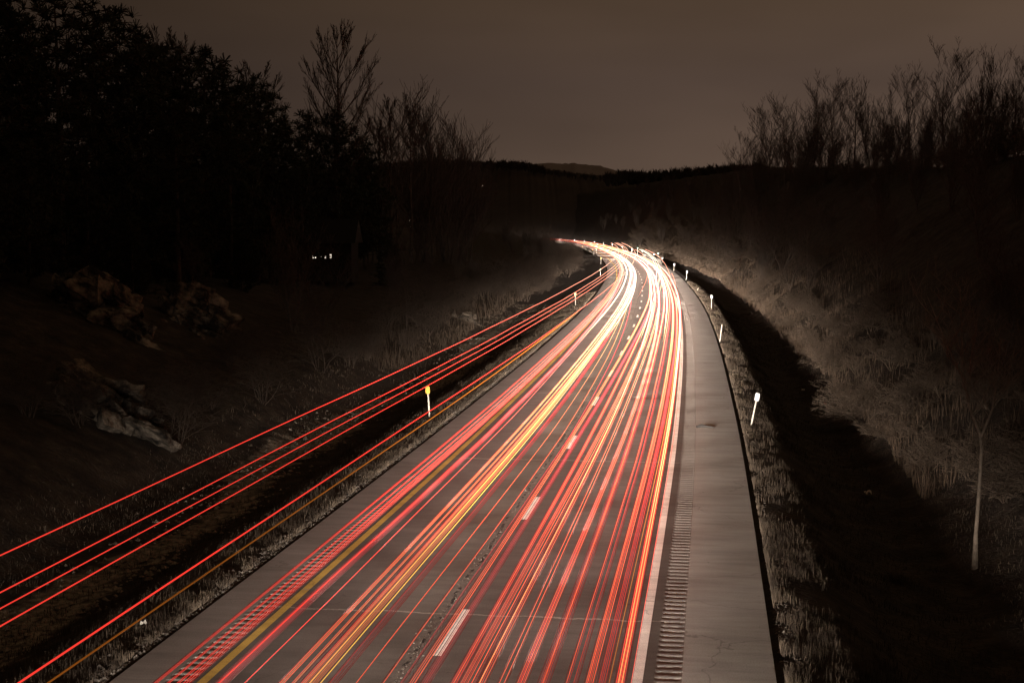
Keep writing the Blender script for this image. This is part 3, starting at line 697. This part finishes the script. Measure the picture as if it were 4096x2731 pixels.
rockface('rock_outcrop', (gpt(-20.6, 70)[0], 70, 1.6), (2.3, 2.4, 3.0), 80, 6, 'smaller rock face right of the tall one, sloping to the creek', 'rock')
rockface('rock_ledge', (gpt(-18.0, 51)[0], 51, .0), (3.0, 2.4, 1.9), 60, 7, 'low broken ledges below the rock faces by the creek', 'rock')
rockface('earth_mound', (gpt(-14.3, 120)[0], 120, -1.0), (1.8, 1.5, 1.0), 12, 8, 'pale rounded mound beside the ditch under the dark trees', 'mound', .2)

# ------------------------------------------------------------------ delineator posts
def delineator(loc, colour, label, tilt=0.0, reflector=True, hh=1.28, facing=0.0, group='delineator posts along the road'):
    e_ = empty('delineator_post', loc, facing); e_.rotation_euler = (0, tilt, facing)
    b = MB(); w = .032
    # a shallow channel section
    prof = [(-w, .012), (-w * .55, -.008), (w * .55, -.008), (w, .012), (w * .9, .018), (w * .5, 0), (-w * .5, 0), (-w * .9, .018)]
    V = [(x, yy, z) for z in (-.25, hh) for x, yy in prof]; n = len(prof)
    Fs = [(k, (k + 1) % n, n + (k + 1) % n, n + k) for k in range(n)] + [tuple(range(n))[::-1], tuple(range(n, 2 * n))]
    b.add(V, Fs); b.build('post', M['post'], e_)
    if reflector:
        r = MB(); W_, Hh, c_ = .088, .155, .04; z0 = hh - .13
        out = []
        for (sx, sz) in ((1, 1), (-1, 1), (-1, -1), (1, -1)):
            for k in range(4):
                a = {(1, 1): 0, (-1, 1): PI/2, (-1, -1): PI, (1, -1): 1.5*PI}[(sx, sz)] + k * PI / 6
                out.append((sx * (W_ - c_) + c_ * math.cos(a), sz * (Hh - c_) + c_ * math.sin(a) + z0))
        m_ = len(out); V = [(x, -.030, z) for x, z in out] + [(x, -.012, z) for x, z in out]
        r.add(V, [tuple(range(m_)), tuple(range(2 * m_ - 1, m_ - 1, -1))] + [(k, m_ + k, m_ + (k + 1) % m_, (k + 1) % m_) for k in range(m_)])
        r.build('reflector', M[colour], e_)
    return tag(e_, label, 'delineator', group)
right_posts = [((3005, 1692), 0, 'postwhite', 'white delineator leaning in the grass nearest the camera on the ditch side', .19),
  ((2845, 1232), 0, 'postwhite', 'white delineator just beyond the bare post without a reflector', .02),
  ((2745, 1116), 0, 'postwhite', 'white delineator beyond the snapped stub on the ditch side', .08),
  ((2695, 1083), 0, 'postwhite', 'white delineator before the place where the shoulder bends out of sight', .06),
  ((2650, 1029), 1.28, 'postwhite', 'white delineator at the outside of the bend with trails passing behind', 0),
  ((2616, 1014), 1.28, 'postwhite', 'white delineator rising out of the red trails past the parapet end', 0),
  ((2569, 1001), 1.28, 'postwhite', 'white delineator above the concrete parapet of the bridge', 0),
  ((2528, 989), 1.28, 'postwhite', 'large round looking white delineator at the near end of the far parapet', 0),
  ((2489, 985), 1.28, 'postwhite', 'white delineator between the hooked truck trails', 0),
  ((2449, 976), 1.28, 'postwhite', 'white delineator under the hooked orange trail', 0),
  ((2414, 969), 1.28, 'postwhite', 'fifth white delineator in from the vanishing end', 0),
  ((2378, 965), 1.28, 'postwhite', 'fourth white delineator in from the vanishing end', 0),
  ((2338, 961), 1.28, 'postwhite', 'third white delineator in from the vanishing end', 0),
  ((2299, 957), 1.28, 'postwhite', 'last white delineator before the road vanishes behind trees', 0),
  ((2633, 1008), 1.9, 'postgreen', 'taller post with green reflector beside the bend', 0),
  ((2550, 989), 1.9, 'postgreen', 'far post with green reflector above the parapet', 0),
  ((1718, 1652), 0, 'postyellow', 'amber topped delineator on the median bank nearest the camera', -.06),
  ((2302, 1216), 0, 'postyellow', 'amber topped delineator halfway along the median bank', -.02),
  ((2401, 1104), 0, 'postyellow', 'amber topped delineator crossed by the high red trails', .02),
  ((2404, 1052), 0, 'postyellow', 'amber topped delineator where the median grass ends', .02),
  ((2371, 997), 1.28, 'postyellow', 'amber topped delineator behind the small low parapet', 0),
  ((2329, 983), 1.28, 'postyellow', 'last amber topped delineator near the dark shrubs', 0),
  ((2385, 994), 1.4, 'postgreen', 'thin post with small green reflector among the amber ones', 0)]
for (px, h0, colr, lab, tl) in right_posts:
    X, Y = unp(px[0], px[1], h0)
    o_ = X - float(cx(Y)); z = float(gz(o_, Y)) if abs(o_) > 5.5 else -.05
    hh = 1.28 if h0 in (0, 1.28) else h0
    delineator((X, Y, z if h0 == 0 else min(z, 0)), colr, lab, tl, True, hh, facing=-.1)
X, Y = unp(2879, 1364); delineator((X, Y, gxy(X, Y)), None, 'plain pale post with its reflector missing', .12, False, 1.2)
X, Y = unp(2787, 1162); o_ = delineator((X, Y, gxy(X, Y)), None, 'short snapped post stub leaning steeply', .5, False, .42)

# ------------------------------------------------------------------ low bridge parapets at the bend
def parapet(name, y0, y1, off, label, hh=.95):
    e_ = empty(name, (0, 0, 0)); rail = MB(); basem = MB(); ys = np.arange(y0, y1 + .1, 2.4)
    def bar(mb, z0, z1, w):
        pts = [tuple(float(q) for q in rp(y, off)) for y in ys]
        pts2 = [tuple(float(q) for q in rp(y, off + w)) for y in ys]
        V = [(a, b, z) for z in (z0, z1) for (a, b) in pts + pts2]; n = len(pts)
        Fs = []
        for i in range(n - 1):
            Fs += [(i, i + 1, 2*n+i+1, 2*n+i), (n+i+1, n+i, 3*n+i, 3*n+i+1), (2*n+i, 2*n+i+1, 3*n+i+1, 3*n+i), (i+1, i, n+i, n+i+1)]
        Fs += [(0, 2*n, 3*n, n), (n-1, 2*n-1, 4*n-1, 3*n-1)]
        mb.add(V, Fs)
    bar(rail, hh - .22, hh, .3); rail.build('rail', M['conc'], e_)
    bar(basem, -.3, .18, .34); basem.build('kerb', M['conc'], e_)
    for y in ys:
        a, b = (float(q) for q in rp(y, off + .05)); q = MB(); q.box(a - .14, a + .14, b - .25, b + .25, .18, hh - .22); q.build('baluster', M['conc'], e_)
    tag(e_, label, 'parapet')
parapet('bridge_parapet', 300, 372, 6.25, 'low concrete parapet with upright balusters on the outside of the bend')
parapet('bridge_parapet', 398, 470, -5.9, 'low concrete parapet on the median side near the dark shrubs')

# ------------------------------------------------------------------ litter
def crumple(name, px, py, size, m, label, seed, h=0.0):
    X, Y = unp(px, py, h); z = gxy(X, Y)
    for _ in range(4): X, Y = unp(px, py, z); z = gxy(X, Y)
    r = random.Random(seed); mb = MB(); n = 5; V = []
    for i in range(n):
        for j in range(n):
            V.append(((i / (n - 1) - .5) * size, (j / (n - 1) - .5) * size * .8 + r.uniform(-.1, .1) * size, abs(r.gauss(.0, .25)) * size + .05 + (.35 * size if (i + j) % 3 == 0 else 0)))
    mb.add(V, [(i * n + j, i * n + j + 1, (i + 1) * n + j + 1, (i + 1) * n + j) for i in range(n - 1) for j in range(n - 1)])
    o = mb.build(name, m); o.location = (X, Y, z)
    sm = o.modifiers.new('t', 'SOLIDIFY'); sm.thickness = .004; return tag(o, label, 'litter')
crumple('paper_scrap', 3471, 1988, .24, M['paper'], 'crumpled white paper scrap lying in the dark ditch grass', 1)
crumple('paper_scrap', 3213, 1562, .17, M['paper'], 'small white paper scrap under the big tangled bush', 2)
crumple('wrapper', 3300, 1630, .2, M['can'], 'small red wrapper at the foot of the lit slope', 3)
crumple('wrapper', 574, 2508, .12, M['paper'], 'tiny pale wrapper in the median grass', 4)
X, Y = unp(2796, 1709); rb = MB(); rb.tube([(-.1, -.02, .02), (.1, .05, .05), (.35, .02, .03), (.55, -.04, .02)], [.05, .07, .05, .02], 7)
o = rb.build('tyre_scrap', M['rubber']); o.location = (X, Y, 0); tag(o, 'dark curled tyre scrap on the outer shoulder', 'litter')
tf = blades('grass_tuft', 'fallen pale grass tuft in the ditch', 260, lambda r, n: (np.full(n, 0.0) + 9.9 + r.randn(n) * .22, 36 + r.randn(n) * .12), .3, .006, M['grass'], 31, lean=1.6)
del tf['kind']; tf['category'] = 'grass tuft'; tf['label'] = 'fallen pale grass tuft alone in the dark ditch'

# ------------------------------------------------------------------ far house and lamps
X, Z = at(1262, 1028, 134)
hs = empty('house', (X, 134, Z - 1.8))
b = MB(); b.box(-3.4, 3.4, 0, 6, -.5, 3.1); b.build('wall', M['wallboard'], hs)
b = MB(); b.add([(-3.8, -.4, 3.1), (3.8, -.4, 3.1), (3.8, 6.4, 3.1), (-3.8, 6.4, 3.1), (-3.8, 3, 5.4), (3.8, 3, 5.4)], [(0, 1, 5, 4), (2, 3, 4, 5), (0, 4, 3), (1, 2, 5), (0, 3, 2, 1)]); b.build('roof', M['shingle'], hs)
for wx, ww, wh in ((-1.5, .05, .06), (-1.0, .05, .06), (-.22, .07, .2), (.02, .06, .12), (.6, .05, .14), (.95, .06, .2), (1.45, .09, .36)):
    q = MB(); q.box(wx - ww, wx + ww, -.03, -.005, 1.7, 1.7 + wh); q.build('window', M['window'], hs)
tag(hs, 'far house with a row of lit windows glinting through dark trees', 'house')
for (px, py, d, lab) in ((1931, 745, 560, 'single far lamp shining on the wooded ridge'), (1642, 882, 300, 'upper of two far lamps in the black wood'), (1643, 908, 300, 'lower of two far lamps in the black wood')):
    X, Z = at(px, py, d); e_ = empty('yard_lamp', (X, d, Z - 6)); q = MB(); q.tube([(0, 0, -14), (0, 0, 5.6), (0, -.5, 5.95)], [.09, .06, .05], 6); q.build('pole', M['bark'], e_)
    q = MB(); q.tube([(0, -.45, 5.95), (0, -.6, 5.97), (0, -.95, 5.95)], [.05, .10, .08], 8); q.build('lamp_head', M['lamp'], e_); tag(e_, lab, 'lamp')

# ------------------------------------------------------------------ traffic light trails: thin glowing lines at lamp height over the lanes
tm = D.materials.new('trail_glow'); tm.use_nodes = True
N = tm.node_tree.nodes; L = tm.node_tree.links; pb = N['Principled BSDF']
at_ = N.new('ShaderNodeAttribute'); at_.attribute_name = 'exposed_colour'
pb.inputs['Base Color'].default_value = (.02, .0, .0, 1); pb.inputs['Roughness'].default_value = 1
L.new(at_.outputs['Color'], pb.inputs['Emission Color']); pb.inputs['Emission Strength'].default_value = 1.0
tm.cycles.emission_sampling = 'NONE'
RED = (1.0, .052, .034); TAIL = (1.0, .125, .050); AMB = (1.0, .42, .10); CRIM = (.75, .045, .055); ORG = (1.0, .25, .085); WHT = (1.0, .85, .65)
def exposure_gain(y): return float(np.interp(y, [0, 22, 30, 45, 65, 90, 140, 250, 420, 560, 700, 820], [.9, .95, 1.5, 4.8, 10, 16, 25, 28, 11, 3.0, 1.3, .6]))  # long exposure build-up with distance, put into the emission colour
def trail(name, parent, off, h, r, col, k=1.0, y0=4.0, y1=800.0, weave=0, ph=0, bob=0.0, drift=0.0):
    ys = np.concatenate([np.arange(y0, 130, 2.0), np.arange(max(130, y0), 330, 3.0), np.arange(330, 860, 8.0)]); ys = ys[(ys >= y0) & (ys <= y1)]
    o_ = off + weave * np.sin(ys / 62.0 + ph) * np.clip((ys - 24) / 60, 0, 1) + drift * np.clip((ys - 48) / 90, 0, 1) ** 1.2
    zz = h + bob * np.sin(ys / 5.3 + ph * 3) * .018 + bob * .012 * np.sin(ys / 2.1 + ph)
    if y0 > 20: r = r * np.clip((ys - y0) / 25, .02, 1)
    X, Y = rp(ys, o_); n = 6; rr = r * .68 * (1 + np.clip(ys - 40, 0, 300) / 80)  # strands thicken with distance: bloom of overexposed light put into the shape
    P = np.stack([X, Y, zz], 1); T = np.gradient(P, axis=0); T /= np.linalg.norm(T, axis=1)[:, None]
    A = np.cross(T, (0, 0, 1)); A /= np.linalg.norm(A, axis=1)[:, None]; B = np.cross(T, A)
    V = np.stack([P + (A * math.cos(2*PI*q/n) + B * math.sin(2*PI*q/n)) * rr[:, None] for q in range(n)], 1).reshape(-1, 3)
    m_ = len(ys); idx = np.arange(m_ * n).reshape(m_, n); nx = np.roll(idx, -1, 1)
    Fq = np.stack([idx[:-1], nx[:-1], nx[1:], idx[1:]], -1).reshape(-1, 4)
    o = mesh(name, V, Fq, tm, parent, smooth=True)
    ca = o.data.color_attributes.new('exposed_colour', 'FLOAT_COLOR', 'POINT')
    g_ = np.array([exposure_gain(v) for v in ys]) * k
    cc = np.ones((m_, n, 4)); cc[..., :3] = np.minimum(np.array(col)[None, None, :] * g_[:, None, None], np.array([2.6, 2.2, 1.8]))  # channel caps put film saturation into the emission colour
    ca.data.foreach_set('color', cc.ravel()); return o
def off_at(px, h, py=2731):
    X, Y = unp(px, py, h)
    # station on the curve nearest the point
    return (X - float(cx(Y))) / math.sqrt(1 + float(cdx(Y)) ** 2)
vehicles = [
 # label, lamp height, strands (px at lower picture edge, radius, colour, brightness), weave, bob
 ('braid of thin pink red trails running over the inner rumble strip', 1.0, [(617, .010, RED, .6), (626, .010, RED, .6), (668, .008, RED, .7), (676, .008, RED, .8), (708, .009, RED, .8), (717, .009, RED, .7), (733, .008, RED, .9), (744, .010, RED, .8), (755, .008, RED, .6)], .10, .2),
 ('soft broad crimson trail next to the yellow edge line', .85, [(866, .007, CRIM, .5), (873, .012, RED, .75), (879, .012, RED, .85), (888, .008, CRIM, .6), (896, .007, CRIM, .5), (904, .006, CRIM, .45)], .12, .8),
 ('single hair thin bright red trail alone in the passing lane', .75, [(976, .008, RED, 1.3)], .16, .5),
 ('two close bundles of fine salmon trails in the passing lane', .8, [(1118, .010, TAIL, .9), (1126, .009, ORG, .7), (1134, .010, TAIL, .9), (1167, .009, TAIL, .8), (1175, .009, ORG, .8)], .08, 0),
 ('bundle of fine red trails hugging the orange trail', .8, [(1205, .009, RED, .8), (1212, .008, ORG, .8), (1219, .009, TAIL, .9), (1228, .008, ORG, .6)], .08, 0),
 ('broad orange indicator trail in the passing lane', .9, [(1238, .018, AMB, .9), (1250, .012, ORG, .55), (1258, .010, ORG, .45), (1266, .010, ORG, .5)], .08, 0),
 ('thin pure yellow trail in the passing lane', .7, [(1281, .010, (1.0, .62, .10), 1.1)], .08, 0),
 ('faint dusky red trail past the yellow one', .9, [(1318, .012, CRIM, .42), (1330, .010, CRIM, .24), (1341, .010, CRIM, .2)], .12, .3),
 ('lone thin red trail between the yellow trail and the cracked joint', .7, [(1424, .008, TAIL, 1.1)], .2, 0),
 ('thin red trail crossing the cracked joint', .8, [(1533, .008, TAIL, 1.0), (1603, .007, CRIM, .7)], .25, .4),
 ('three fine trails skimming the inner side of the lane dashes', .8, [(1638, .007, TAIL, 1.0), (1647, .007, TAIL, 1.0), (1658, .010, TAIL, 1.1)], .1, 0),
 ('wide soft crimson trail drawn over the lane dashes', 1.0, [(1688, .006, CRIM, .6), (1696, .007, CRIM, .8), (1704, .007, CRIM, .8), (1712, .006, CRIM, .5)], .12, 0),
 ('soft orange red bundle first past the dashes', .9, [(1806, .010, RED, .7), (1814, .014, TAIL, .9), (1824, .012, RED, .7)], .2, 0),
 ('dense sheaf of many fine red trails in the driving lane', .85, [(1843, .007, TAIL, 1.0), (1849, .006, RED, .9), (1855, .007, TAIL, 1.0), (1863, .007, RED, .6), (1870, .007, TAIL, 1.1), (1886, .010, TAIL, 1.2), (1896, .006, RED, .5)], .26, 0),
 ('bright peach trail beside the dense sheaf', .9, [(1917, .013, ORG, 1.6), (1926, .008, RED, .8), (1936, .008, TAIL, 1.0)], .24, 0),
 ('matched pair of thin orange red trails', .75, [(1997, .008, TAIL, 1.15), (2016, .008, TAIL, 1.15)], .12, 0),
 ('broad crimson ribbon edged with bright hairlines', .85, [(2070, .009, TAIL, .9), (2077, .012, CRIM, .85), (2083, .009, TAIL, 1.1), (2091, .006, RED, 1.0), (2097, .007, TAIL, 1.2)], .2, .2),
 ('wide blurred orange red trail down the lane middle', .9, [(2158, .006, CRIM, .5), (2165, .008, RED, .6), (2173, .020, TAIL, .75), (2182, .008, RED, .6), (2190, .006, CRIM, .45)], .18, .5),
 ('wavering pink trail with a faint twin', .8, [(2267, .010, TAIL, .85), (2275, .008, CRIM, .6), (2296, .008, RED, .55), (2303, .006, CRIM, .5)], .22, 1.3),
 ('tight orange bundle left of the purple red one', .85, [(2344, .010, TAIL, .9), (2350, .010, TAIL, 1.1), (2357, .007, RED, .9), (2363, .006, TAIL, .9), (2371, .009, TAIL, 1.1)], .1, 0),
 ('dull purple red bundle of four', .8, [(2396, .009, RED, .65), (2403, .007, CRIM, .8), (2410, .007, CRIM, .8), (2419, .008, RED, .6)], .1, 0),
 ('thin dull amber trail near the white edge line', .9, [(2436, .008, (1.0, .36, .05), .55)], .12, 0),
 ('boldest peach cored red trail beside the white edge line', .95, [(2465, .014, RED, .9), (2473, .014, ORG, 1.7), (2480, .012, RED, 1.0), (2487, .014, ORG, 1.6), (2494, .010, RED, .9)], .16, 0),
 ('hairline red trail grazing the white edge line', .6, [(2524, .006, RED, 1.2)], .05, 0),
]
drifts = {7: -.35, 8: -.65, 9: -1.0, 10: .55, 11: .75, 2: -.5, 1: -.3, 12: .35, 18: .2, 16: -.2}
ends = [790, 740, 800, 800, 760, 700, 620, 500, 780, 620, 800, 480, 790, 800, 800, 760, 640, 800, 690, 780, 640, 420, 800, 160]
for i, ((lab, h, st, wv, bob), ye) in enumerate(zip(vehicles, ends)):
    e_ = empty('light_trail', tuple(float(q) for q in rp(24.0, off_at(st[0][0], h))) + (h,))
    e_.location = (0, 0, 0)
    ph = rnd.uniform(0, 6); dr = drifts.get(i, 0)
    pm, pM = min(q[0] for q in st), max(q[0] for q in st)
    if pM - pm > 5: st = st + [(pm - 8, .009, (1.0, .02, .015), .12), (pM + 8, .009, (1.0, .02, .015), .12)]  # dim red outer strands added as lens halo, not lamps of the vehicle
    else: st = st + [(pM + 4, .004, RED, .2)]
    for (px, r, col, k) in st:
        trail('strand', e_, off_at(px, h), h, r, col, k, y1=ye, weave=wv * .8, ph=ph, bob=bob, drift=dr)
    # bundles broaden far off because lamp bloom is built into the strand radius
    tag(e_, lab + (', from tail lamps' if len(lab.split()) < 8 else ''), 'light trail', 'tail lamp trails over the two lanes')
# high clearance lamps of a tall truck: five lines off the picture on the median side
e_ = empty('light_trail'); hT = 3.95
for px, py, col, r in ((0, 2221, ORG, .012), (0, 2369, RED, .011), (0, 2433, RED, .010), (0, 2503, RED, .011), (70, 2731, RED, .014)):
    trail('strand', e_, off_at(px, hT, py), hT, r, RED, 1.0, y0=6, y1=330, weave=.03, ph=1, bob=.35)
tag(e_, 'five widely spaced high red trails sweeping out over the median grass', 'light trail', 'high clearance lamp trails')
e_ = empty('light_trail'); trail('strand', e_, off_at(190, 2.3), 2.3, .018, (.38, .11, .012), .5, y0=6, y1=95, ph=1)
tag(e_, 'dull brown amber trail running under the lowest high red trail', 'light trail')
e_ = empty('light_trail')
for o_, h_, col, k, ye in ((.75, 3.0, RED, .8, 300), (1.65, 3.0, ORG, .8, 300), (1.9, 3.0, ORG, .8, 300), (2.15, 3.0, ORG, .7, 300), (2.95, 3.0, RED, .8, 300)):
    trail('strand', e_, o_, h_, .012, col, k, y0=95, y1=ye, weave=.1, ph=2, bob=.6)
tag(e_, 'high hooked orange and red trails over the outside of the bend', 'light trail', 'high clearance lamp trails')
e_ = empty('light_trail'); trail('strand', e_, 3.3, 2.55, .014, RED, .7, y0=108, y1=160, bob=.8)
tag(e_, 'short lone red trail curving over the outer shoulder', 'light trail')
e_ = empty('light_trail')
for o_ in (-2.3, -1.0, 1.1, 2.7): trail('strand', e_, o_, .9, .035, ORG, .8, y0=85, y1=640, weave=.15, ph=o_)
tag(e_, 'broad overlapping white hot trails filling the bend', 'light trail')
